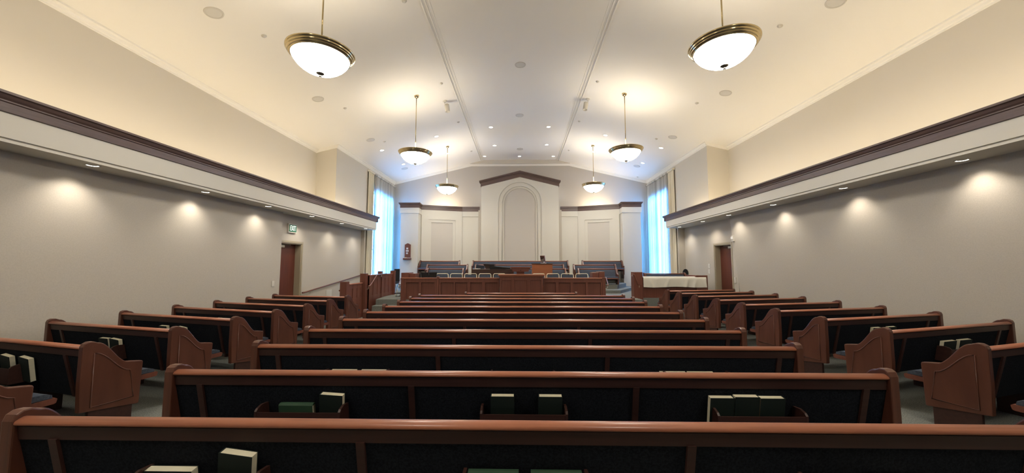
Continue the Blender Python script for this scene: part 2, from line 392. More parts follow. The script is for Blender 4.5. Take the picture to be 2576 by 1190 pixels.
# ------------------------------------------------------------------ chancel wall: tower and two wings
def wing(s):
    # plan points, mirrored for the right wing
    P = [(-5.68, 17.20), (-4.83, 17.20), (-4.88, 17.82), (-2.93, 18.52), (-2.10, 18.55)]
    zt = 4.40; root = MB()
    plan = P + [(-2.10, 18.75), (-3.0, 18.75), (-5.05, 18.05), (-5.05, 17.5), (-5.68, 17.5)]
    f = lambda p: (-s * p[0] if s > 0 else p[0], p[1])
    root.prism([f(p) for p in plan], 0, zt, 'z')
    w = struct(root.build('chancel_wing_wall', M['white']), '%s off white wing of the wall behind the choir' % nm_of(s))
    # crown as stepped outline following the plan
    cr_ = MB()
    def off(d):   # offset the front outline outwards by d
        Q = [(-5.68 - d, 17.20 - d), (-4.83 + d * .9, 17.20 - d), (-4.88 + d * .9, 17.82 - d * .7), (-2.93, 18.52 - d), (-2.10 + min(d, .04), 18.55 - d)]
        return Q
    for d, z0, z1 in ((.035, 4.33, 4.46), (.045, 4.46, 4.485), (.06, 4.485, 4.51), (.085, 4.51, 4.545), (.095, 4.545, 4.57)):
        Q = off(d) + [(-2.10 + min(d, .04), 18.6), (-2.95, 18.6), (-4.97, 17.9), (-4.97, 17.4), (-5.68 - d, 17.4)]
        cr_.prism([f(p) for p in Q], z0, z1, 'z')
    cr_.build('crown_moulding', M['crown'], w)
    # frieze band standing slightly proud
    fz = MB(); Q = off(.03) + [(-2.12, 18.6), (-2.95, 18.6), (-4.97, 17.9), (-4.97, 17.4), (-5.6, 17.4)]
    fz.prism([f(p) for p in Q], 4.07, 4.33, 'z'); fz.build('frieze', M['white'], w)
    # stepped picture panel on the angled face
    A = Vector((-4.88, 17.82, 0)); B = Vector((-2.93, 18.52, 0)); d = (B - A); L = d.length; d.normalize(); nrm = Vector((d.y, -d.x, 0))
    def quad(u0, u1, z0, z1, t0, t1):
        Q = [A + d * u0 + nrm * t0, A + d * u1 + nrm * t0, A + d * u1 + nrm * t1, A + d * u0 + nrm * t1]
        return [f((q.x, q.y)) for q in Q], z0, z1
    fr = MB()
    U0, U1, ZT = .36, 1.70, 3.86       # outer step
    V0, V1, ZV = .50, 1.56, 3.72       # inner step
    for (u0, u1, z0, z1, t) in ((0.03, U0, .9, 4.07, .065), (U1, L - .03, .9, 4.07, .065), (U0, U1, ZT, 4.07, .065)):
        q, a, c = quad(u0, u1, z0, z1, -.05, t); fr.prism(q, a, c, 'z')
    for (u0, u1, z0, z1, t) in ((U0, V0, .9, ZT, .035), (V1, U1, .9, ZT, .035), (V0, V1, ZV, ZT, .035)):
        q, a, c = quad(u0, u1, z0, z1, -.05, t); fr.prism(q, a, c, 'z')
    fr.build('panel_surround', M['white'], w)
    q, a, c = quad(V0, V1, .9, ZV, -.05, .004); MB().prism(q, a, c, 'z').build('fabric_panel', M['niche'], w)
    gp = MB(); gp.box(min(s * 1.965, s * 2.12), max(s * 1.965, s * 2.12), 18.51, 18.74, .5, 4.4); gp.build('gap_filler_strip', M['wall'], w)  # strip added to fill the gap, which otherwise falls into dark shade
    rt = MB(); rt.box(min(s * 5.55, s * 5.68), max(s * 5.55, s * 5.68), 17.45, YE - .01, 0, 4.35); rt.build('light_block_return', M['white'], w)  # unseen side wall added to keep window light from leaking behind the wing
    # carpet base of the end pier
    bs = MB(); bs.prism([f(p) for p in [(-5.70, 17.18), (-4.81, 17.18), (-4.81, 17.25), (-5.70, 17.25)]], PZ, PZ + .12, 'z'); bs.build('base_strip', M['carpet'], w)
def nm_of(s): return 'left' if s < 0 else 'right'
wing(-1); wing(1)
# tower
YT = 18.40; TX = 1.97
def tower():
    ap = 6.09; sh = 5.60; R1 = 1.10; R2 = .91; R3 = .80; zc = 4.72
    def arch(r, zc_, n=28, base=.6):
        return [(-r, base)] + [(-r * math.cos(PI * i / n), zc_ + r * math.sin(PI * i / n)) for i in range(n + 1)] + [(r, base)]
    def ring(mb, outer, inner, y0, y1):
        # face with an arch hole: strip between matched outlines
        bm = bmesh.new(); n = len(outer)
        vs = [[bm.verts.new((p[0], y, p[1])) for p in o] for (o, y) in ((outer, y0), (inner, y0), (inner, y1), (outer, y1))]
        for i in range(n - 1):
            for a, c in ((0, 1), (1, 2), (2, 3), (3, 0)):
                bm.faces.new((vs[a][i], vs[a][i + 1], vs[c][i + 1], vs[c][i]))
        mb.add(bm)
    inner = arch(R1, zc)
    outer = []
    for p in inner:    # project the arch outline to the gabled outline
        if p[1] <= zc + 1e-6: outer.append((-TX if p[0] < 0 else TX, p[1]))
        else:
            dx, dz = p[0], p[1] - zc; ts = []
            if abs(dx) > 1e-6: ts.append(TX / abs(dx))
            kk = (ap - sh) / TX; ts.append((ap - zc) / (dz + kk * abs(dx)))
            t = min(ts); outer.append((dx * t, zc + dz * t))
    # exact shoulder corners
    for i, p in enumerate(outer):
        if abs(abs(p[0]) - TX) < .12 and abs(p[1] - sh) < .25:
            outer[i] = (math.copysign(TX, p[0]), sh)
    mb = MB(); ring(mb, outer, inner, YT, YT + .14)
    mb.box(-TX, -TX + .05, YT + .205, YE - .01, .5, sh); mb.box(TX - .05, TX, YT + .205, YE - .01, .5, sh)
    mb.prism([(-TX, .3), (TX, .3), (TX, sh), (0, ap), (-TX, sh)], YT + .14, YT + .2, 'y')
    w = struct(mb.build('chancel_tower_wall', M['white'], fix=True), 'gabled off white wall panel with arched niche')
    mb = MB(); ring(mb, arch(R1, zc), arch(R2 + .005, zc), YT + .05, YT + .15); ring(mb, arch(R2 + .005, zc), arch(R3, zc), YT + .085, YT + .15)
    bd = [(x, YT + .05, z) for x, z in arch(R2, zc)]; mb.tube(bd, .012, 6)
    mb.build('arch_surround', M['white'], w)
    MB().prism(arch(R3 + .01, zc), YT + .125, YT + .15, 'y').build('fabric_panel', M['niche'], w)
    mb = MB()
    for z0, z1, d in ((0, .19, .03), (.19, .24, .06), (.24, .31, .10)):
        e = d * .25
        mb.prism([(-TX - d, sh + z0 - e), (0, ap + z0), (TX + d, sh + z0 - e), (TX + d, sh + z1 - e), (0, ap + z1), (-TX - d, sh + z1 - e)], YT - d, YT + .3, 'y')
    mb.build('crown_moulding', M['crown'], w)
tower()

# ------------------------------------------------------------------ lamps
BOWL = [(0.0, -.305), (.06, -.302), (.12, -.292), (.18, -.274), (.24, -.246), (.30, -.206), (.35, -.162), (.39, -.114), (.42, -.066), (.445, -.01)]
def pendant(x, y, zr, label):
    t = thing('pendant_lamp', label, 'pendant lamp', (x, y, zr), 0, 'bowl pendant lamps over the pews')
    zc_ = zceil(x) - zr
    MB().lathe([(0.008, -.362), (.02, -.357), (.022, -.343), (.012, -.332), (.022, -.326), (.05, -.312), (.065, -.300), (.06, -.292), (0.0, -.29)], seg=24).build('finial', M['pewter'], t)
    MB().lathe(BOWL, seg=48).build('glass_bowl', M['bowl'], t)
    MB().lathe([(.425, -.045), (.438, -.052), (.448, -.045), (.450, -.030), (.462, -.030), (.470, -.020), (.470, -.004), (.484, -.002), (.490, .010), (.488, .026), (.502, .030), (.512, .042), (.512, .056), (.50, .064), (.46, .068), (.44, .05), (.425, -.045)], seg=48).build('brass_rim', M['brass'], t)
    b = MB(); b.tube([(0, 0, .03), (0, 0, zc_ - .03)], .013, 10)
    b.build('rod', M['brass'], t)
    b = MB()
    b.lathe([(0, .0), (.05, .0), (.05, .02), (0, .02)], seg=16)
    for a in (0, 2.094, 4.189): b.tube([(0, 0, .01), (.44 * math.cos(a), .44 * math.sin(a), .02)], .007, 6)
    b.build('support_arms', M['brass'], t)
    MB().lathe([(0, .035), (.36, .035), (.37, .03), (.36, .022), (0, .022)], seg=32).build('light_block_pan', M['plast'], t)  # unseen disc added to hold back the bowl's upward glow
    MB().lathe([(.016, -.07), (.05, -.06), (.075, -.02), (.078, .02), (0, .03)], c=(0, 0, zc_), seg=24).build('ceiling_canopy', M['brass'], t)
    add_light('AREA', 'pendant_uplight', (0, 0, .08), E_PEND_UP, WARM, t, aim=(0, 0, 1), shape='DISK', size=.7)
for px, row in ((-3.22, 'left'), (3.22, 'right')):
    for y, zr, w in ((0.3, 5.0, 'added above the camera, out of the picture'), (5.62, 5.0, 'nearest the camera'), (10.98, 5.02, 'midway down the hall'), (15.87, 5.03, 'farthest, in front of the choir wall')):  # first pair is unseen, added to light the nearest pews and books
        if row == 'right': px2 = px + .01; zr += .05
        else: px2 = px
        pendant(px2, y, zr, 'brass rimmed glass bowl pendant, %s row, %s' % (row, w))
# cove lamps
for s in (-1, 1):
    nm = side_name(s)
    t = thing('cove_lamp', 'linear cove lamp hidden behind the crown of the %s soffit' % nm, 'cove lamp', (s * 6.62, 5.6, ZS[s] + .16))
    MB().box(-.05, .05, YR - 5.6 + .3, 9.9, 0, .05).build('housing', M['plast'], t)
    MB().box(-.035, .035, YR - 5.6 + .3, 9.9, .05, .065).build('tube', M['lensc'], t)
    add_light('AREA', 'cove_light', (0, 0, .09), E_COVE * (20 / 20), (1.0, 0.82, 0.58), t, aim=(-s * .12, 0, 1), shape='RECTANGLE', size=17.2, size_y=.12)
    t.children[-1].location.y = -.9
for s in (-1, 1):   # cove lamps behind the wings
    t = thing('cove_lamp', 'short cove lamp behind the crown of the %s choir wall wing' % side_name(s), 'cove lamp', (s * 4.05, 18.72, 4.30), 0)
    MB().box(-.7, .7, -.05, .05, 0, .05).build('housing', M['plast'], t)
    add_light('AREA', 'cove_light', (0, 0, .09), 17, (1.0, 0.82, 0.56), t, aim=(0, .3, 1), shape='RECTANGLE', size=1.2, size_y=.1)
# soffit downlights
sp = {-1: [(233, 416), (517, 483), (675, 519), (785, 544), (860, 562), (920, 575)], 1: [(2420, 403), (2121, 473), (1945, 515), (1833, 541), (1768, 557), (1709, 571)]}
ordn = ['nearest', 'second', 'third', 'fourth', 'fifth', 'farthest']
def downlight(loc, tilt, r, label, grp, energy, spot, aim, blend=.8, softness=.04, col=NEUT):
    t = thing('recessed_downlight', label, 'recessed light', loc, 0, grp)
    t.rotation_euler = (0, tilt, 0)
    MB().lathe([(r * .78, .0), (r * .82, -.006), (r, -.005), (r * 1.02, .004)], seg=28).build('trim_ring', M['plast'], t)
    MB().lathe([(r * .8, -.001), (r * .5, .003), (0, .004)], seg=28, sharp=True).build('lens', M['lens'], t)
    if energy:
        l = add_light('SPOT', 'downlight_beam', (0, 0, -.03), energy, col, t, aim=aim, spot_size=spot, spot_blend=blend, shadow_soft_size=softness)
        l.rotation_euler.y -= 0
for s in (-1, 1):
    for i, p in enumerate(sp[s]):
        q = atZ(*p, ZS[s]); x = q.x
        
        downlight((x, q.y, ZS[s] - .002), 0, .085, '%s of the six recessed lights in the %s soffit, counted from the camera' % (ordn[i], side_name(s)), 'recessed lights in the soffits', E_WALLSPOT, 2.0, (s * .12, 0, -1), .9)
def ceil_pt(px, py):
    d = ray(px, py); s = 1 if d.x > 0 else -1
    t = (ZC + .03 - HC) / d.z
    if abs(d.x * t) > XS: t = (ZC + SL * XS - HC) / (d.z + SL * abs(d.x))
    P = d * t; P.z += HC; return P
cl = [(1098, 343, 'left slope, nearest of the left lights'), (961, 378, 'left slope, farthest out towards the left window'), (1126, 386, 'left slope, just past the farthest left pendant rod'), (1015, 413, 'left slope, behind the middle left pendant bowl'),
      (1235, 320, 'flat middle strip, nearest row, left one'), (1380, 319, 'flat middle strip, nearest row, right one'), (1244, 366, 'flat middle strip, second row, left one'), (1375, 364, 'flat middle strip, second row, right one'),
      (1219, 393, 'flat middle strip, far row, left one'), (1307, 393, 'flat middle strip, far row, middle one'), (1392, 393, 'flat middle strip, far row, right one'),
      (1523, 340, 'right slope, nearest of the right lights'), (1663, 372, 'right slope, farthest out towards the right window'), (1493, 382, 'right slope, beside the farthest right pendant rod'), (1617, 410, 'right slope, behind the middle right pendant')]
for px, py, w in cl:
    P = ceil_pt(px, py); P.y = min(P.y, 18.9)
    s = 0 if abs(P.x) < XS else (1 if P.x > 0 else -1)
    downlight((P.x, P.y, P.z - .004), s * math.atan(SL), .10, 'recessed ceiling light on the ' + w, 'recessed lights in the ceiling', E_CEILSPOT, 1.35, (0, 0, -1), .6)
# ceiling speakers, sprinklers, projector style lights
spk = [(538, 32, 'nearest on the left slope'), (800, 249, 'on the left slope beyond the near pendant'), (932, 352, 'farthest clearly seen on the left slope'), (1018, 424, 'on the left slope above the left window'), (2102, 5, 'nearest on the right slope, cut by the picture edge'), (1825, 234, 'on the right slope beyond the near pendant'), (1692, 345, 'on the right slope above the wall corner'), (1602, 418, 'on the right slope near the right window'),
       (1309, 163, 'nearest on the flat middle strip'), (1307, 290, 'in the middle of the flat strip'), (1308, 375, 'farthest on the flat middle strip')]
def flush(P, name, cat, label, grp, build):
    s = 0 if abs(P.x) < XS else (1 if P.x > 0 else -1)
    t = thing(name, label, cat, (P.x, P.y, P.z - .002), 0, grp); t.rotation_euler = (0, s * math.atan(SL), 0); build(t); return t
def b_speaker(t):
    MB().lathe([(.12, 0), (.125, -.012), (.15, -.010), (.155, .002)], seg=32).build('bezel', M['plast'], t)
    MB().lathe([(.122, -.006), (.06, -.009), (0, -.009)], seg=32).build('grille', M['grille'], t)
for px, py, w in spk: flush(ceil_pt(px, py), 'ceiling_speaker', 'speaker', 'round flush ceiling speaker ' + w, 'flush ceiling speakers', b_speaker)
def b_sprink(t):
    MB().lathe([(0, -.028), (.03, -.027), (.033, -.012), (.05, -.008), (.052, .002)], seg=20).build('cover_plate', M['plast'], t)
spr = [(664, 90, 'left of the near left pendant'), (868, 272, 'on the left slope between the two nearest left speakers'), (967, 356, 'beside the third left speaker'), (1066, 444, 'at the far end of the left slope'), (1110, 210, 'left of the moulding above the left swivel light'), (1153, 307, 'left of the moulding beyond the left swivel light'), (1186, 380, 'beside the far end of the left moulding'), (1017, 2, 'at the top edge of the picture, left of the moulding'),
       (1962, 65, 'right of the near right pendant'), (1753, 259, 'on the right slope inward of the second speaker'), (1651, 349, 'inward of the third right speaker'), (1604, 445, 'at the far end of the right slope'), (1503, 205, 'right of the moulding above the right swivel light'), (1457, 305, 'right of the moulding beyond the right swivel light'), (1431, 378, 'beside the far end of the right moulding')]
for px, py, w in spr: flush(ceil_pt(px, py), 'sprinkler_head', 'sprinkler', 'small white ceiling sprinkler cap ' + w, 'ceiling sprinkler caps', b_sprink)
for (px, py, w, s) in ((1119, 254, 'left', -1), (1479, 249, 'right', 1)):
    P = ceil_pt(px, py)
    t = thing('swivel_spotlight', 'white cylindrical swivel spotlight beside the %s ceiling moulding' % w, 'spotlight', P)
    MB().lathe([(.07, .01), (.07, -.02), (.02, -.03), (.0, -.03)], seg=24).build('mount', M['plast'], t)
    MB().tube([(0, 0, -.02), (0, 0, -.10), (-s * .05, 0, -.13)], .012).build('arm', M['plast'], t)
    mb = MB(); mb.lathe([(0, .13), (.07, .13), (.078, .12), (.078, -.13), (.068, -.13), (.066, -.10), (0, -.10)], seg=28)
    o = mb.build('lamp_can', M['plast'], t); o.location = (-s * .08, .02, -.24); o.rotation_euler = (-.12, s * .16, 0)

# ------------------------------------------------------------------ pews
def end_outline(H=.885, A=.612, D=.445, zb=.235, rear=-.03):
    P = [(rear + .01, zb), (rear, .5), (rear, H - .045), (rear + .012, H - .015), (rear + .04, H), (rear + .075, H - .002), (rear + .11, H - .02)]
    n = 14; y0, z0, y1, z1 = rear + .11, H - .02, D - .12, A + .018
    for i in range(1, n + 1):
        t = i / n; e = t * t * (3 - 2 * t); P.append((y0 + (y1 - y0) * t, z0 + (z1 - z0) * e))
    P += [(D - .06, A + .008), (D - .02, A), (D - .006, A - .003), (D, A - .014), (D - .006, .42), (D - .012, zb - .055), (D - .03, zb - .06)]
    return P
def inset(P, d=.055):
    ys = [p[0] for p in P]; out = []
    cy_, cz = .20, .42
    H = max(p[1] for p in P)
    o = []
    for p in P:
        y, z = p
        o.append((y, z))
    # simple: hand made inset following the S curve
    rear, D = min(ys), max(ys)
    top = [(rear + d + .03, H - .115)]
    n = 8; A = [p for p in P if abs(p[0] - D) < .03][0][1]
    for i in range(1, n + 1):
        t = i / n; e = t * t * (3 - 2 * t); top.append((rear + d + .03 + (D - d - .05 - rear - d - .03) * t, H - .115 + (A - .07 - H + .115) * e))
    return top + [(D - d - .01, .24 + d * .4), (rear + d + .03, .24 + d * .4)]
def make_pew(W, label, H=.85, racks=(), stiles=(), group=None, rot=0.0, loc=(0, 0, 0), faceend=(True, True), light_front=False, mid=True):
    """local x along the pew, +y the way its sitters face, origin on the floor under the back's top edge"""
    t = thing('pew', label, 'pew', loc, rot, group)
    w = W / 2; k = H / .85
    te = .062
    xi = w - te
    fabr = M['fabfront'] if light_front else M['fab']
    Z = lambda z: z * k if z > .45 else z
    # top rail with rounded back
    rp = [(-.018, .816), (-.024, .819), (-.028, .825), (-.027, .833), (-.021, .840), (-.006, .848), (.010, .852), (.021, .850), (.027, .842), (.026, .827), (.018, .816)]
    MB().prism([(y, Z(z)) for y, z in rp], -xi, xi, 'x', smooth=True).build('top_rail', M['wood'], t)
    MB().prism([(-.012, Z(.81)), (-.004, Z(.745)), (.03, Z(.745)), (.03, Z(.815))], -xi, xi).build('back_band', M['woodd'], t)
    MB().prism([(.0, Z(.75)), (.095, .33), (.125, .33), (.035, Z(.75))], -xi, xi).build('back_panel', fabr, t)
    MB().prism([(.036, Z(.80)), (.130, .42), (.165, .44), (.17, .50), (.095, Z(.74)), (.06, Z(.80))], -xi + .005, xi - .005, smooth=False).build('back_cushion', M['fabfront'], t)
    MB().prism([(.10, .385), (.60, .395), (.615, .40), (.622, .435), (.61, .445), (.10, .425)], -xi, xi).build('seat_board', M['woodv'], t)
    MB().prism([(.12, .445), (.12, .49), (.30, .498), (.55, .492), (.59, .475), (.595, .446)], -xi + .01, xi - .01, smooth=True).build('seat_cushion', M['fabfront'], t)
    for x in stiles:
        MB().prism([(-.016, Z(.75)), (.078, .33), (.105, .33), (.02, Z(.75))], x - .021, x + .021).build('back_stile', M['woodd'], t)
    for s in (-1, 1):
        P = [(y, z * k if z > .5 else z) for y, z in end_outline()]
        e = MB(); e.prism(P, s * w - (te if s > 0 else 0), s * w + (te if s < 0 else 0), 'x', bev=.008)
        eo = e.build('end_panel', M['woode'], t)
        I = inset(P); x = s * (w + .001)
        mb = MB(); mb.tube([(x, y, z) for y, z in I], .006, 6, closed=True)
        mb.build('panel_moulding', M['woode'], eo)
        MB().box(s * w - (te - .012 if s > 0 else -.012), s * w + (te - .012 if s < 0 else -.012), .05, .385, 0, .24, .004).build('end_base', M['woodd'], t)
    if mid:
        for x in ([-w / 3, w / 3] if W > 3.2 else [0]):
            MB().prism([(.10, 0), (.42, 0), (.42, .39), (.12, .39)], x - .02, x + .02).build('support', M['woodd'], t)
    for x in racks:
        mb = MB(); h = .295
        mb.box(x - h, x + h, -.098, -.088, .445, .590); mb.box(x - h, x + h, -.098, .050, .440, .453)
        for s in (-1, 1):
            mb.prism([(-.100, .440), (-.100, .596), (-.085, .612), (-.04, .626), (.025, .620), (.058, .440)], x + s * h - .008, x + s * h + .008)
        mb.build('book_rack', M['woodd'], t)
    return t
# book of the racks; local origin bottom centre, x along the rack
def make_book(label, kind='up'):
    """up: standing on its short edge; side: on its long edge, pages up; green: lying on the page edge, spine up"""
    t = thing('hymn_book', label, 'book')
    d = .044
    w, h = (.0825, .245) if kind == 'up' else (.1225, .165)
    b = MB(); b.box(-w, w, -d / 2, -d / 2 + .003, 0, h); b.box(-w, w, d / 2 - .003, d / 2, 0, h)
    if kind == 'green': b.prism([(-d / 2, h - .003), (-d / 2 + .006, h + .006), (0, h + .009), (d / 2 - .006, h + .006), (d / 2, h - .003)], -w, w)
    elif kind == 'up': b.box(-w - .002, -w + .003, -d / 2, d / 2, 0, h)
    else: b.box(-w, w, -d / 2, d / 2, -.002, .003)
    b.build('cover', M['greencover' if kind == 'green' else 'cover'], t)
    MB().box(-w + .004, w - .003, -d / 2 + .003, d / 2 - .003, .004, h - .002 if kind != 'green' else h - .006).build('pages', M['page'], t)
    return t
CX = .025
YC = [1.86, 2.70, 3.56, 4.41, 5.25, 6.06, 6.90, 7.73, 8.55, 9.33, 10.10]
words = ['nearest the camera, its rail crossing the whole picture', 'second from the camera, three book racks in view', 'third from the camera', 'fourth from the camera', 'fifth from the camera', 'sixth from the camera', 'seventh from the camera', 'eighth from the camera', 'ninth from the camera', 'tenth from the camera, last full-length one', 'shorter than the others, farthest, before the pulpit']
base_pew = None
for i, y in enumerate(YC):
    lab = 'long centre pew ' + words[i]
    if i == 10:
        make_pew(3.08, 'short centre pew, farthest of the centre block, just before the pulpit', stiles=(-1.3, 0, 1.3), loc=(.02, y, 0), group='pews of the centre block')
    elif i == 0:
        base_pew = make_pew(5.22, lab, racks=(-1.58, 0, 1.62), stiles=(-2.36, -.81, .80, 2.40), loc=(CX, y, 0), group='pews of the centre block')
    else:
        c = copy_tree(base_pew); c.location = (CX, y, 0); c['label'] = lab
def side_pew(A, B, label, group, racks=1, flip=False):
    """A aisle end, B wall end (x, y) of the rail's back edge"""
    A = Vector(A); B = Vector(B); d = B - A; L = d.length; mid = (A + B) / 2
    ang = math.atan2(d.y, d.x)
    if d.x < 0: ang += PI
    ang = (ang + PI) % (2 * PI) - PI
    w = L / 2
    return make_pew(L, label, racks=(0.0,) if racks else (), stiles=(-w + .30, w - .30), rot=ang, loc=(mid.x, mid.y, 0), group=group, mid=True)
LA = [(x + .06, y) for x, y in [(-4.24, 2.64), (-4.17, 3.456), (-4.17, 4.34), (-4.11, 5.19), (-4.09, 6.03), (-4.10, 6.93), (-4.16, 7.88), (-4.22, 8.82)]]
LB = [(-6.52, 3.15), (-6.50, 4.06), (-6.44, 4.93), (-6.45, 5.85), (-6.42, 6.72), (-6.38, 7.58), (-6.34, 8.43), (-6.28, 9.25)]
RA = [(4.33, 2.68), (4.359, 3.572), (4.325, 4.437), (4.346, 5.372), (4.376, 6.351), (4.378, 7.309), (4.38, 8.225), (4.36, 9.18), (4.39, 10.15), (4.43, 11.06)]
RA = [(x - .05, y) for x, y in RA]
RB = [(6.60, 3.4), (6.62, 4.30), (6.66, 5.18), (6.66, 6.02), (6.64, 6.88), (6.66, 7.83), (6.68, 8.80), (6.68, 9.72), (6.68, 10.70), (6.64, 11.56)]
lw = ['nearest the camera, only its arm end showing', 'second from the camera, two books in its rack', 'third from the camera', 'fourth from the camera', 'fifth from the camera', 'sixth from the camera', 'seventh from the camera', 'farthest, before the ramp railing']
rw = ['nearest the camera, almost out of the picture', 'second from the camera, tall scrolled end facing the aisle', 'third from the camera, books in its rack', 'fourth from the camera', 'fifth from the camera', 'sixth from the camera', 'seventh from the camera', 'eighth from the camera', 'ninth from the camera', 'farthest, beside the cloth covered table']
L_p = [side_pew(a, b_, 'angled left wall pew ' + w_, 'pews along the left wall') for a, b_, w_ in zip(LA, LB, lw)]
R_p = [side_pew(a, b_, 'angled right wall pew ' + w_, 'pews along the right wall') for a, b_, w_ in zip(RA, RB, rw)]

# ------------------------------------------------------------------ books in the racks
proto = {k_: make_book('hymn book', k_) for k_ in ('up', 'side', 'green')}; _used = set()
def put_book(kind, loc, rz, label, roll=0.0, lean=.17, flip=False):
    src = proto[kind]
    if kind in _used: c = copy_tree(src)
    else: c = src; _used.add(kind)
    c.location = loc; c.rotation_mode = 'XYZ'
    c.rotation_euler = (-lean, -roll, rz + PI) if flip else (lean, roll, rz)
    c['label'] = label; c['category'] = 'book'; c['group'] = 'hymn books in the pew racks'; return c
ZB = .455
def cb(row, px, kind, label, roll=0, flip=False, dz=0, dy=0):
    y = YC[row] + .018 - dy; d = ray(px, 950); x = d.x * (y / d.y)
    return put_book(kind, (x, y, ZB + dz), 0, label, roll=roll, flip=flip)
cb(0, 457, 'side', 'low cream edged hymn book at the far left of the nearest pew')
cb(0, 612, 'up', 'tilted cream edged hymn book standing tallest on the nearest pew', roll=.12, dz=.01)
cb(0, 1243, 'green', 'green hymn book, left of the two on the nearest pew')
cb(0, 1396, 'green', 'green hymn book, right of the two on the nearest pew')
cb(0, 2208, 'side', 'cream edged hymn book alone at the lower right of the nearest pew', flip=True)
cb(1, 756, 'green', 'green hymn book lying low in the left rack of the second centre pew')
cb(1, 840, 'up', 'cream edged hymn book beside the green one, second centre pew', roll=.06)
cb(1, 1265, 'up', 'left hymn book in the middle rack of the second centre pew')
cb(1, 1383, 'up', 'right hymn book in the middle rack of the second centre pew')
cb(1, 1804, 'up', 'leftmost of three hymn books in the right rack, second centre pew', flip=True)
cb(1, 1865, 'up', 'middle of three hymn books in the right rack, second centre pew', flip=True, dz=.008)
cb(1, 1928, 'up', 'rightmost of three hymn books in the right rack, second centre pew', flip=True)
cb(2, 868, 'side', 'left hymn book of the left pair on the third centre pew')
cb(2, 942, 'side', 'right hymn book of the left pair on the third centre pew')
cb(2, 1690, 'side', 'left hymn book of the right pair on the third centre pew', flip=True)
cb(2, 1759, 'side', 'right hymn book of the right pair on the third centre pew', flip=True)
def sb(pew, px, py, label, kind='up', roll=0, flip=False, dz=0):
    """px: where the book stands along the pew's back"""
    a = pew.rotation_euler.z; n = Vector((-math.sin(a), math.cos(a), 0)); base = Vector(pew.location) + n * .018
    d = ray(px, py); t_ = (base.x * n.x + base.y * n.y) / (d.x * n.x + d.y * n.y)
    return put_book(kind, (d.x * t_, d.y * t_, ZB + dz), a, label, roll=roll, flip=flip)
sb(L_p[1], 30, 900, 'left of two hymn books in the second left wall pew rack', roll=.10)
sb(L_p[1], 77, 903, 'right of two hymn books in the second left wall pew rack', roll=.10)
sb(L_p[2], 274, 858, 'left of two touching hymn books on the third left wall pew'); sb(L_p[2], 299, 860, 'right of two touching hymn books on the third left wall pew', roll=.08)
sb(L_p[3], 420, 830, 'left of two spaced hymn books on the fourth left wall pew'); sb(L_p[3], 463, 833, 'right of two spaced hymn books on the fourth left wall pew', roll=.10)
sb(L_p[4], 561, 805, 'left hymn book peeping over the rail, fifth left wall pew'); sb(L_p[4], 574, 806, 'right hymn book peeping over the rail, fifth left wall pew')
sb(R_p[2], 2380, 880, 'left of two low hymn books in the third right wall pew rack', kind='side', flip=True, dz=.06); sb(R_p[2], 2420, 880, 'right of two low hymn books in the third right wall pew rack', kind='side', flip=True, dz=.06)
sb(R_p[3], 2197, 845, 'left hymn book behind the fourth right wall pew', flip=True); sb(R_p[3], 2235, 845, 'right hymn book behind the fourth right wall pew', flip=True)

# ------------------------------------------------------------------ choir pews (face the hall)
def choir(pxl, pxr, pyt, Y, fl, label):
    A = atY(pxl, pyt, Y); B = atY(pxr, pyt, Y)
    H = .82; 
    return make_pew(B.x - A.x, label, H=H, loc=((A.x + B.x) / 2, Y, fl), rot=PI, group='choir pews facing the hall', light_front=True, mid=False)
TZ = {0: .98, 1: .80, 2: .63}; TY = {0: 17.55, 1: 16.62, 2: 15.72}
for nm, rows in (('left', ((1057, 1158), (1075, 1178), (1076, 1168))), ('centre', ((1189, 1429), (1196, 1418), (1196, 1423))), ('right', ((1463, 1564), (1441, 1548), (1452, 1550)))):
    for i, (a, c) in enumerate(rows):
        choir(a, c, (656, 666, 677)[i], TY[i], TZ[i], '%s row blue grey choir pew in the %s section' % (('back', 'middle', 'front')[i], nm))
# ------------------------------------------------------------------ rostrum front
YP = 11.72
def panel_wall(name, label, x0, x1, z0, z1, y, panels, posts, cap=.03, th=.08, cat='railing'):
    t = thing(name, label, cat, ((x0 + x1) / 2, y, z0)); ox, oy, oz = t.location
    mv = lambda o: setattr(o, 'location', (-ox, -oy, -oz)) or o
    b = MB(); b.box(x0, x1, y + .05, y + th + .02, z0, z1 - .02)
    mv(b.build('boarding', M['woodv'], t))
    b = MB()
    # stiles and rails proud of the boarding leave the panels recessed
    xs = [x0] + [v for p in panels for v in p] + [x1]
    for a, c in zip(xs[0::2], xs[1::2]): b.box(a, c, y, y + .055, z0, z1 - .03, .003)
    for a, c in panels:
        b.box(a, c, y, y + .055, z1 - .15, z1 - .03, .003); b.box(a, c, y, y + .055, z0, z0 + .16, .003)
    mv(b.build('panel_frame', M['woodv'], t))
    mv(MB().box(x0 - .0, x1, y - .02 * 1, y + th + .02, z1 - .03, z1, .006).build('cap_rail', M['wood'], t))
    for (a, c, zt) in posts:
        b = MB(); b.box(a, c, y - .02, y + th + .03, z0, zt - .02, .004); b.box(a - .01, c + .01, y - .03, y + th + .04, zt - .02, zt, .004)
        mv(b.build('post', M['woodv'], t))
    return t
X = lambda px, Y=YP: atY(px, 700, Y).x
panel_wall('choir_rail', 'red brown panelled rail left of the rostrum, beside the steps', X(1010), X(1099), 0, 1.205, YP, [(X(1022), X(1054)), (X(1060), X(1093))], [(X(1009), X(1017), 1.19)])
panel_wall('rostrum_rail', 'red brown panelled rail running left from the pulpit', X(1104.5), X(1256), 0, 1.205, YP, [(X(a), X(c)) for a, c in ((1109, 1141), (1145, 1176), (1183, 1213), (1221, 1251))], [(X(1099.5), X(1104), 1.24)])
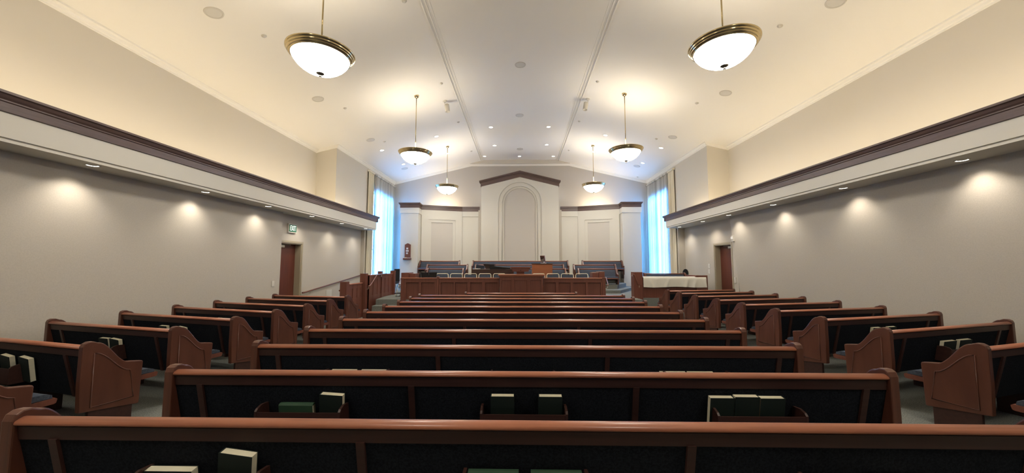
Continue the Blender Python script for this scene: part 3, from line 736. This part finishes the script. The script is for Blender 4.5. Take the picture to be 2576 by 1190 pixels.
panel_wall('rostrum_rail', 'red brown panelled rail running right from the pulpit', X(1367), X(1515), 0, 1.205, YP, [(X(a), X(c)) for a, c in ((1371, 1398), (1405, 1435), (1442, 1473), (1479, 1511))], [(X(1515), X(1523), 1.21)])
# stepped end boxes behind both ends of the rail
PIER = []
for (a, m_, c, za, zc_, w_) in ((1009, 1028.5, 1044.5, 1.36, 1.33, 'left'), (1521.5, 1507, 1491, 1.395, 1.37, 'right')):
    y0 = YP + .14
    xa, xm, xc = X(a, y0), X(m_, y0), X(c, y0)
    t = thing('rail_pier', 'stepped wooden pier at the %s end of the rostrum rail' % w_, 'pier', ((xa + xc) / 2, y0 + .2, 0)); L_ = (-t.location.x, -t.location.y, 0); PIER.append(t)
    MB().box(min(xa, xm), max(xa, xm), y0, y0 + .5, 0, za, .006).build('tall_section', M['woodv'], t, loc=L_)
    MB().box(min(xm, xc), max(xm, xc), y0 + .03, y0 + .47, 0, zc_, .006).build('low_section', M['woodv'], t, loc=L_)
# pulpit
t = thing('pulpit', 'panelled wooden pulpit with slanted reading desk at the centre of the rostrum', 'pulpit', (X(1310), YP - .2, 0))
L_ = (-t.location.x, -t.location.y, 0)
pa, pb = X(1257, 11.5), X(1366, 11.5)
MB().box(pa, pb, 11.47, 12.05, 0, 1.25).build('cabinet', M['woodv'], t, loc=L_)
b = MB()
for a, c in ((1257, 1262), (1286, 1294), (1326, 1334), (1361, 1366)): b.box(X(a, 11.45), X(c, 11.45), 11.445, 11.48, 0, 1.25, .004)
b.box(pa, pb, 11.45, 11.48, 1.13, 1.25, .003); b.box(pa, pb, 11.45, 11.48, 0, .14, .003)
b.build('panel_frame', M['woodv'], t, loc=L_)
b = MB(); b.box(pa - .05, pb + .05, 11.38, 12.10, 1.285, 1.315, .006); b.box(pa - .02, pb + .02, 11.42, 12.07, 1.25, 1.287, .006)
b.build('counter_top', M['wood'], t, loc=L_)
b = MB(); b.box(X(1299.5, 11.8), X(1319, 11.8), 11.72, 11.94, 1.315, 1.42, .004); b.build('desk_neck', M['woodv'], t, loc=L_)
b = MB(); xa, xb = X(1285.5, 11.75), X(1333, 11.75)
b.prism([(xa, 1.535), (xb, 1.535), (xb - .05, 1.40), (xa + .07, 1.40)], 11.64, 12.05, 'y'); b.build('desk_body', M['woodv'], t, loc=L_)
b = MB(); b.prism([(11.60, 1.548), (11.60, 1.532), (12.09, 1.47), (12.09, 1.49)], xa - .02, xb + .02, 'x'); b.build('desk_top', M['wood'], t, loc=L_)
b = MB(); b.lathe([(0, .0), (.018, .0), (.018, .02), (0, .02)], seg=16); o = b.build('desk_badge', M['walnut'], t); o.location = (0, 11.63 - (YP - .2), 1.45); o.rotation_euler = (PI / 2, 0, 0)
# ------------------------------------------------------------------ rostrum chairs
def make_chair(label):
    t = thing('rostrum_chair', label, 'chair', (0, 0, PZ), PI, 'chairs along the rostrum')
    w = .222
    path = [(-w, .30, .0), (-w, .05, .40), (-w + .003, -.02, .55), (-w + .015, -.07, .755), (-w + .03, -.078, .785), (-w + .06, -.08, .80), (w - .06, -.08, .80), (w - .03, -.078, .785), (w - .015, -.07, .755), (w - .003, -.02, .55), (w, .05, .40), (w, .30, .0)]
    MB().tube(path, .013, 8).build('tube_frame', M['cream'], t)
    for s in (-1, 1): MB().tube([(s * w, .44, .42), (s * w, .40, .38), (s * w, -.1, 0.0)], .012, 8).build('rear_leg', M['cream'], t)
    MB().box(-.20, .20, .0, .44, .40, .47, .02).build('seat', M['fabfront'], t)
    o = MB().box(-.195, .195, -.025, .025, -.15, .15, .018).build('backrest', M['fabfront'], t); o.location = (0, -.05, .62); o.rotation_euler = (.26, 0, 0)
    return t
ch0 = None
cw = [(1112, 'leftmost, behind the black stand'), (1147.7, 'second from the left'), (1183.7, 'third from the left'), (1219.7, 'fourth from the left'), (1256, 'fifth from left, beside the pulpit'), (1355, 'first right of the pulpit'), (1391, 'second right of the pulpit'), (1427.5, 'third right of the pulpit'), (1464, 'farthest right of the pulpit')]
for px, w in cw:
    if ch0 is None: c = ch0 = make_chair('')
    else: c = copy_tree(ch0)
    c.location = (X(px, 12.68), 12.64, PZ); c['label'] = 'cream framed blue grey chair on the rostrum, ' + w
# ------------------------------------------------------------------ piano
YPN = 13.6
xl, xr = X(1187, YPN), X(1292, YPN)
t = thing('grand_piano', 'dark grand piano with partly raised black lid behind the rostrum chairs', 'piano', ((xl + xr) / 2, YPN + .6, PZ)); L_ = (-t.location.x, -t.location.y, -PZ)
zt = atY(1240, 677.5, YPN).z
out = [(xl, YPN), (xr - .25, YPN), (xr - .08, YPN + .05), (xr, YPN + .2), (xr - .02, YPN + .45), (xr - .35, YPN + .68), (xr - .8, YPN + .82), (xl + .35, YPN + 1.16), (xl, YPN + 1.18)]
MB().prism(out, zt - .33, zt, 'z').build('case', M['walnut'], t, loc=L_)
for (x, y) in ((xl + .2, YPN + .15), (xl + .2, YPN + 1.0), (xr - .35, YPN + .3)):
    MB().tube([(x, y, PZ), (x, y, zt - .33)], [.04, .06], 12).build('leg', M['walnut'], t, loc=L_)
ang = .10
lid = MB(); lo = [(x, y) for x, y in out if True]
bm = bmesh.new(); xa_, xb_ = X(1232, YPN), X(1291, YPN)
lid.prism([(xa_, zt + .13), (xb_ - .10, zt + .05), (xb_ - .12, zt + .01), (xa_ + .0, zt + .09)], YPN + .02, YPN + .75, 'y')
lid.prism([(xa_, zt + .09), (xb_ - .12, zt + .01), (xb_ - .3, zt), (xa_, zt)], YPN + .03, YPN + .06, 'y')
lid.build('lid', M['black'], t, loc=L_)
fl_ = MB(); x0_, x1_ = X(1214, YPN), X(1243, YPN)
fl_.prism([(x0_, zt + .20), (x1_, zt + .185), (x1_, zt + .155), (x0_ + .02, zt + .185)], YPN + .0, YPN + .7, 'y')
fl_.prism([(x0_ + .02, zt + .185), (x1_, zt + .155), (x1_ - .02, zt + .01), (x0_ + .12, zt + .01)], YPN + .05, YPN + .12, 'y')
fl_.build('folded_lid_flap', M['walnut'], t, loc=L_)
MB().box(xl + .02, xl + .2, YPN + .10, YPN + 1.10, zt, zt + .015).build('keyboard', M['ivory'], t, loc=L_)
# wire chair / stand left of the piano lid
t = thing('music_stand', 'small grey metal music stand beside the piano lid', 'music stand', (X(1207, 14.0), 13.95, 0)); t.location = (X(1207, 14.96), 14.96, .63)
z_ = atY(1207, 668, 14.96).z - .63
MB().tube([(0, 0, 0), (0, 0, z_ - .12)], .012).build('pole', M['nickel'], t)
b = MB(); 
for a in (0, 2.1, 4.2): b.tube([(0, 0, .15), (.2 * math.cos(a), .16 * math.sin(a), .012)], .009)
b.build('tripod', M['nickel'], t)
o = MB().box(-.17, .17, -.01, .01, 0, .24).build('desk', M['fabfront'], t); o.location = (0, 0, z_ - .2); o.rotation_euler = (.4, .12, 0)
# organ
YO = 13.9
t = thing('organ', 'orange brown organ console seen from its plain back', 'organ', (X(1364, YO), YO, PZ)); L_ = (-t.location.x, -t.location.y, -PZ)
xa, xb = X(1339, YO), X(1390, YO); zt = atY(1364, 663, YO).z
MB().box(xa, xb, YO, YO + .55, PZ, zt - .02, .005).build('case', M['organ'], t, loc=L_)
MB().box(xa - .03, xb + .02, YO - .03, YO + .60, zt - .02, zt + .005, .005).build('top_board', M['woodd'], t, loc=L_)
MB().box(xa + .03, xb - .03, YO + .5, YO + .85, PZ + .62, PZ + .74, .005).build('key_desk', M['organ'], t, loc=L_)
MB().box(xa + .06, xb - .06, YO + .62, YO + .8, PZ + .74, PZ + .76).build('keys', M['ivory'], t, loc=L_)
t = thing('organ_mirror', 'small tilted wood framed mirror standing on the organ', 'mirror', atY(1367, 662.5, YO + .25)); t.location.z = zt + .012; t.rotation_euler = (0, -.24, .9)
b = MB(); b.box(-.02, .02, -.10, .10, 0, .30, .004); b.build('frame', M['woodv'], t)
MB().box(-.026, -.02, -.08, .08, .03, .27).build('glass', M['mirror'], t)
t = tag(MB().box(-.10, .06, -.1, .1, 0, .012).build('sheet_music', M['card']), 'open white sheet music lying beside the organ mirror', 'sheet music'); t.location = (X(1369, YO + .05), YO + .10, zt + .006); t.rotation_euler = (0, 0, .3)
# black music stand at left
t = thing('music_stand', 'wide black music stand behind the left choir rail', 'music stand', (X(1079, 12.0), 12.0, PZ)); 
zt = atY(1079, 685, 12.0).z - PZ
MB().tube([(0, .02, 0), (0, .02, zt - .1)], .014).build('pole', M['black'], t)
b = MB(); b.lathe([(0, .02), (.16, .015), (.17, 0), (0, 0)], c=(0, 0.02, 0), seg=24); b.build('base', M['black'], t)
b = MB()
for s in (-1, 1): b.prism([(s * .005, zt - .19), (s * .24, zt - .19), (s * .265, zt), (s * .005, zt - .005)], -.01, .005, 'y')
b.box(-.20, .22, -.06, .01, zt - .20, zt - .185); b.build('desk', M['black'], t)
# speaker cabinet in the left gap beside the pier
t = thing('stacked_chairs', 'dark folded chairs stacked between left window and white pier', 'stacked chairs', (X(998, 15.9), 15.9, PZ)); H_ = atY(998, 676.5, 15.9).z - PZ
bb = MB(); bb.box(-.12, .12, 0, .05, .35, H_, .02); bb.build('backrest', M['bfab'], t)
MB().box(-.14, .14, -.42, .0, .30, .37, .02).build('seat', M['bfab'], t)
b = MB()
for x in (-.13, .13):
    b.tube([(x, .03, 0), (x, .03, .35)], .012); b.tube([(x, -.40, 0), (x, -.40, .30)], .012)
b.tube([(-.13, -.40, .10), (.13, -.40, .10)], .01); b.build('legs', M['nickel'], t)
t.name = 'chair'; t['label'] = 'dark upholstered chair between the left window and the white pier'; t['category'] = 'chair'
t = thing('folding_chair', 'cream framed chair leaning by the left end of the rostrum', 'chair', (X(1005, 12.9), 12.9, PZ))
for s in (-1, 1): MB().tube([(s * .03 - .05, s * .12, 0.0), (s * .03 + .05, s * .12, .42)], .011).build('leg', M['cream'], t)
MB().box(-.14, .16, -.14, .14, .10, .125, .005).build('seat', M['bfab'], t)
# ------------------------------------------------------------------ left ramp railing
def depth_rail(name, label, x, y0, y1, z0a, z1, n, posts, th=.08, cat='railing', facing=1):
    t = thing(name, label, cat, (x, (y0 + y1) / 2, 0)); L_ = (-x, -(y0 + y1) / 2, 0)
    MB().box(x - th / 2 + .015, x + th / 2 - .015, y0, y1, z0a, z1 - .02).build('boarding', M['woodv'], t, loc=L_)
    b = MB(); pw = (y1 - y0) / n
    for i in range(n + 1): b.box(x - th / 2, x + th / 2, max(y0, y0 + i * pw - .045), min(y1, y0 + i * pw + .045), z0a, z1 - .03, .003)
    b.box(x - th / 2 + .004, x + th / 2 - .004, y0 + .01, y1 - .01, z1 - .15, z1 - .031, .002); b.box(x - th / 2 + .004, x + th / 2 - .004, y0 + .01, y1 - .01, z0a + .002, max(z0a, .0) + .64, .002)
    b.build('panel_frame', M['woodv'], t, loc=L_)
    MB().box(x - th / 2 - .015, x + th / 2 + .015, y0, y1, z1 - .03, z1, .006).build('cap_rail', M['wood'], t, loc=L_)
    for (px_, py_, wx, wy, zt) in posts:
        MB().box(px_ - wx / 2, px_ + wx / 2, py_ - wy / 2, py_ + wy / 2, 0, zt, .006).build('post', M['woodv'], t, loc=L_)
    return t
RR = depth_rail('ramp_railing', 'lower panelled railing beside the ramp, nearest the left pews', -4.93, 10.45, 11.32, 0, 1.07, 3, [(-4.98, 10.36, .19, .17, 1.14)])
RS = depth_rail('step_railing', 'taller panelled railing on the left of the stage steps', -4.80, 11.55, 13.65, 0, 1.30, 6, [(-4.90, 11.46, .18, .18, 1.345), (-4.80, 12.6, .11, .09, 1.28), (-4.77, 13.70, .17, .12, 1.40)])
t = tag(MB().box(-.085, .085, -.08, .08, 0, 1.34, .006).build('newel_post', M['woodv']), 'square wooden newel post standing behind the step railing', 'post'); t.location = (atY(956, 690, 15.95).x, 15.98, .0)
def handrail(name, label, pts, brackets, xdir, parent_loc, r=.022, owner=None):
    if owner:      # screwed to its railing: a part of it
        L_ = tuple(-v for v in owner.location)
        hr = MB().tube(pts, r, 10).build('handrail', M['woodv'], owner, loc=L_)
        for (x, y, z) in brackets:
            MB().tube([(x, y, z - .015), (x, y, z - .07), (x + xdir * .03, y, z - .085), (x + xdir * .06, y, z - .085)], .009, 8).build('bracket', M['nickel'], hr)
        return hr
    t = thing(name, label, 'handrail', parent_loc); L_ = tuple(-v for v in parent_loc)
    MB().tube(pts, r, 10).build('rail', M['woodv'], t, loc=L_)
    for (x, y, z) in brackets:
        MB().tube([(x, y, z - .015), (x, y, z - .07), (x + xdir * .03, y, z - .085), (x + xdir * .06, y, z - .085)], .009, 8).build('bracket', M['nickel'], t, loc=L_)
xh = -XF[-1] + .08
handrail('wall_handrail', 'dark wooden handrail rising along the left wall above the ramp', [(xh, 11.42, .742), (xh, 11.55, .748), (xh, 15.68, 1.18)], [(xh, 11.9, .785), (xh, 14.3, 1.035)], -1, (xh, 13.4, .9), .024)
handrail('', '', [(-4.70, 11.30, .955), (-4.70, 11.45, .96), (-4.70, 11.98, 1.285), (-4.70, 12.85, 1.30)], [(-4.70, 11.34, .95), (-4.70, 12.4, 1.29)], -1, (-4.70, 12, 1.1), .02, owner=RS)
handrail('', '', [(-5.12, 10.35, .885), (-5.12, 10.8, .92)], [(-5.12, 10.5, .89)], 1, (-5.12, 10.6, .88), .022, owner=RR)
xr_ = X(1526, 12.2)
handrail('', '', [tuple(atY(1524, 698, 12.15)), tuple(atY(1530, 718, 11.7)), tuple(atY(1524.5, 718.5, 11.66))], [tuple(atY(1528, 719, 11.7))], -1, tuple(atY(1527, 712, 11.9)), .018, owner=PIER[1])
handrail('', '', [tuple(atY(1008.5, 700, 12.3)), tuple(atY(1003, 716, 11.9)), tuple(atY(1009, 716.5, 11.85))], [tuple(atY(1005, 717, 11.9))], 1, tuple(atY(1005, 710, 12.1)), .014, owner=PIER[0])
# ------------------------------------------------------------------ sacrament table enclosure on the right
YQ = 12.45
xa, xm, xb, xc = X(1594, YQ), X(1617, YQ), X(1764, YQ), X(1781, YQ)
t = thing('table_enclosure', 'dark wooden enclosure wall around the cloth covered table', 'enclosure', ((xa + xc) / 2, YQ, 0)); L_ = (-t.location.x, -t.location.y, 0)
MB().box(xa, xm, YQ, YQ + .3, 0, atY(1605, 684.5, YQ).z, .008).build('post', M['woodv'], t, loc=L_)
MB().box(X(1750, YQ + .05), xc, YQ + .02, YQ + .12, 0, atY(1765, 692.8, YQ).z, .008).build('post', M['woodv'], t, loc=L_)
MB().box(xm - .02, xc - .02, YQ + .06, YQ + .14, 0, .92, .004).build('front_panel', M['woodv'], t, loc=L_)
MB().box(xc - .07, xc, YQ + .10, YQ + 1.5, 0, atY(1765, 692.8, YQ).z - .02, .006).build('side_panel', M['woodv'], t, loc=L_)
handrail('', '', [tuple(atY(1588, 688.5, YQ - .06)), tuple(atY(1596, 691, YQ - .08)), tuple(atY(1605, 716, YQ - .08)), tuple(atY(1613, 716.6, YQ - .08))], [tuple(atY(1608, 717, YQ - .07)), tuple(atY(1590, 689, YQ - .05))], 0, tuple(atY(1604, 705, YQ - .08)), .016, owner=t)
tz = atY(1700, 697.4, YQ).z
tx0, tx1 = xm + .015, X(1778, YQ) - .02
t = thing('communion_table', 'long wooden table hidden under a white cloth', 'table', ((tx0 + tx1) / 2, YQ + .35, PZ)); L_ = (-t.location.x, -t.location.y, -PZ)
MB().box(tx0 + .03, tx1 - .12, YQ + .16, YQ + .75, tz - .05, tz - .012).build('table_top', M['woodd'], t, loc=L_)
for x in (tx0 + .08, tx1 - .2):
    for y in (YQ + .22, YQ + .68): MB().box(x - .03, x + .03, y - .03, y + .03, PZ, tz - .05).build('leg', M['woodd'], t, loc=L_)
bm = bmesh.new(); N = 72; g = []
prof = [(YQ + .80, -.25), (YQ + .78, 0), (YQ + .5, 0), (YQ + .20, 0), (YQ + .02, 0), (YQ - .005, -.015), (YQ - .01, -.08), (YQ - .01, -.16), (YQ - .01, -.24), (YQ - .01, -.33)]
for j, (y, dz) in enumerate(prof):
    r_ = []
    for i in range(N + 1):
        u = i / N; x = tx0 + (tx1 - tx0) * u; f_ = max(0, -dz - .03) if j > 4 else 0
        fold = 0
        for c_, sl, am in ((.08, .9, .035), (.22, -.4, .02), (.42, -.9, .035), (.60, .5, .02), (.72, -.7, .04), (.87, -1.0, .035), (.95, .6, .03)):
            q = (u - c_ - sl * f_ * .25) / .022; fold += am * math.exp(-q * q)
        r_.append(bm.verts.new((x, y - fold * min(1, f_ * 6) - .02 * f_, tz + dz - (.012 * math.sin(u * 9) * (j == len(prof) - 1)))))
    g.append(r_)
for j in range(len(prof) - 1):
    for i in range(N):
        f_ = bm.faces.new((g[j][i], g[j][i + 1], g[j + 1][i + 1], g[j + 1][i])); f_.smooth = True
mb = MB(); mb.add(bm); t = tag(mb.build('tablecloth', M['cloth'], fix=False), 'creased white cloth draped over the table on the right', 'tablecloth')
# bench and office chair behind the table
A = atY(1618, 689.5, 14.25); B = atY(1722, 689.5, 14.25)
make_pew(B.x - A.x, 'blue grey bench behind the cloth covered table', H=.78, loc=((A.x + B.x) / 2, 14.25, PZ), rot=PI, light_front=True, mid=False)
t = thing('office_chair', 'dark round backed chair beside the right drape behind the table', 'chair', (X(1724.5, 14.9), 14.9, PZ)); H_ = atY(1724, 676, 14.9).z - PZ
mb = MB(); P_ = [(.11 * math.cos(a), .17 * math.sin(a)) for a in [2 * PI * i / 24 for i in range(24)]]
mb.prism([(x, z + H_ - .18) for x, z in P_], -.03, .0, 'y', smooth=True); mb.build('backrest', M['bfab'], t)
mb = MB(); mb.prism([(x * 1.12 + .03, z * 1.03 + H_ - .18) for x, z in P_], 0.0, .035, 'y', smooth=True); mb.build('back_shell', M['plast'], t)
MB().box(-.2, .2, -.4, 0.0, .42, .5, .03).build('seat', M['bfab'], t)
mb = MB(); mb.tube([(0, -.2, .05), (0, -.2, .42)], .03)
for i in range(5): mb.tube([(0, -.2, .07), (.26 * math.cos(i * 1.257), -.2 + .26 * math.sin(i * 1.257), .025)], .02)
mb.tube([(0, -.1, .45), (0, .03, H_ - .25)], .02); mb.build('base', M['black'], t)

# ------------------------------------------------------------------ hymn board on the left pier
P = atY(1025, 653.5, 17.18); t = thing('hymn_board', 'reddish wooden hymn number board on the left white pier', 'hymn board', (P.x, 17.18, P.z))
k_ = 17.18 / F
def bp(px, py): return ((px - 1025) * k_, (653.5 - py) * k_)
out = [bp(1018, 650), bp(1018, 615), bp(1020, 614.5), bp(1022, 613.2), bp(1025.5, 611.7), bp(1029, 613.2), bp(1031, 614.5), bp(1033, 615), bp(1033, 650)]
MB().prism(out, -.035, 0, 'y').build('board', M['woodv'], t)
b = MB(); a = bp(1014.8, 653.5); c = bp(1035, 648.8); b.box(a[0], c[0], -.10, 0, a[1], c[1] - .01, .004); b.build('shelf', M['woodv'], t)
for (px, py, n, s_) in ((1024.6, 625, 2, '11'), (1024.7, 631, 3, '127'), (1024.1, 637, 2, '19')):
    c = bp(px, py); b = MB(); b.box(c[0] - n * .021, c[0] + n * .021, -.045, -.035, c[1] - .038, c[1] + .038)
    cd = b.build('number_card', M['card'], t)
    me = text_mesh(s_, .075, .001); me.materials.clear(); me.materials.append(M['ink'])
    o = bpy.data.objects.new('digits', me); COL.objects.link(o); o.parent = cd; o.location = (c[0], -.046, c[1]); o.rotation_euler = (PI / 2, 0, 0)
for i, (px, w_) in enumerate(((1018.5, .05), (1021.8, .07), (1027, .06), (1031.5, .06))):
    c = bp(px, 649)
    o = tag(MB().box(-w_ / 2, w_ / 2, -.02, .02, 0, .02 + .012 * (i == 1)).build('number_card_stack', M['card' if i != 1 else 'page']), 'small loose number cards on the hymn board shelf, %s' % ('leftmost', 'tallest pile', 'right of the tall pile', 'rightmost')[i], 'cards', 'loose cards on the hymn board shelf')
    o.location = (P.x + c[0], 17.11, P.z + c[1] - .021 + .012)
# ------------------------------------------------------------------ wall fittings
P = atX(735, 575, -XF[-1] + .03); t = thing('exit_sign', 'green EXIT sign with white letters above the left door', 'exit sign', (-XF[-1], P.y, P.z))
hw, hh = .19, .125
MB().box(0, .05, -hw - .01, hw + .01, -hh - .01, hh + .01, .004).build('housing', M['plast'], t)
MB().box(.05, .056, -hw + .015, hw - .015, -hh + .02, hh - .015).build('face', M['green'], t)
me = text_mesh('EXIT', .22, .002); me.materials.clear(); me.materials.append(M['lettering'])
o = bpy.data.objects.new('lettering', me); COL.objects.link(o); o.parent = t; o.location = (.059, 0, -.0); o.rotation_euler = (PI / 2, 0, PI / 2); o.scale = (.62, 1.0, 1)
def plate(px, py, s, w, h, name, label, cat, d=.012, m='plast', xw=None):
    x = s * (xw or XW); P = atX(px, py, x); t = thing(name, label, cat, (x, P.y, P.z))
    MB().box(min(0, -s * d), max(0, -s * d), -w / 2, w / 2, -h / 2, h / 2, .003).build('plate', M[m], t)
    return t, (x, P)
t, _ = plate(686, 713.5, -1, .10, .15, 'light_switch', 'white wall switch left of the left door', 'switch', xw=6.75); MB().box(.012, .018, -.02, .02, -.03, .03).build('rocker', M['white'], t)
t, _ = plate(1784.5, 669, 1, .14, .16, 'light_switch', 'upper white wall plate left of the right door', 'switch', xw=7.02); MB().box(-.018, -.012, -.03, .03, -.03, .03).build('rocker', M['white'], t)
t, _ = plate(1785, 683, 1, .14, .16, 'light_switch', 'lower white wall plate left of the right door', 'switch', xw=7.02); MB().box(-.018, -.012, -.03, .03, -.03, .03).build('rocker', M['white'], t)
t, _ = plate(1851, 705, 1, .09, .18, 'thermostat', 'small ivory thermostat right of the right door', 'thermostat', d=.03, xw=7.02); MB().box(-.034, -.03, -.025, .025, .0, .05).build('dial', M['grille'], t)
t, _ = plate(1846, 600, 1, .11, .18, 'alarm_strobe', 'white fire alarm strobe on the wall above the right door corner', 'fire alarm', d=.05, xw=6.90)
MB().box(-.085, -.05, -.03, .03, -.02, .05, .006).build('strobe_lens', M['card'], t)
t, _ = plate(827, 738, -1, .38, .26, 'wall_vent', 'square white vent grille low on the left wall under the handrail', 'vent', m='plast', xw=6.90)
b = MB()
for i in range(8): b.box(.012, .02, -.16, .16, -.105 + i * .028, -.095 + i * .028)
b.build('louvres', M['grille'], t)
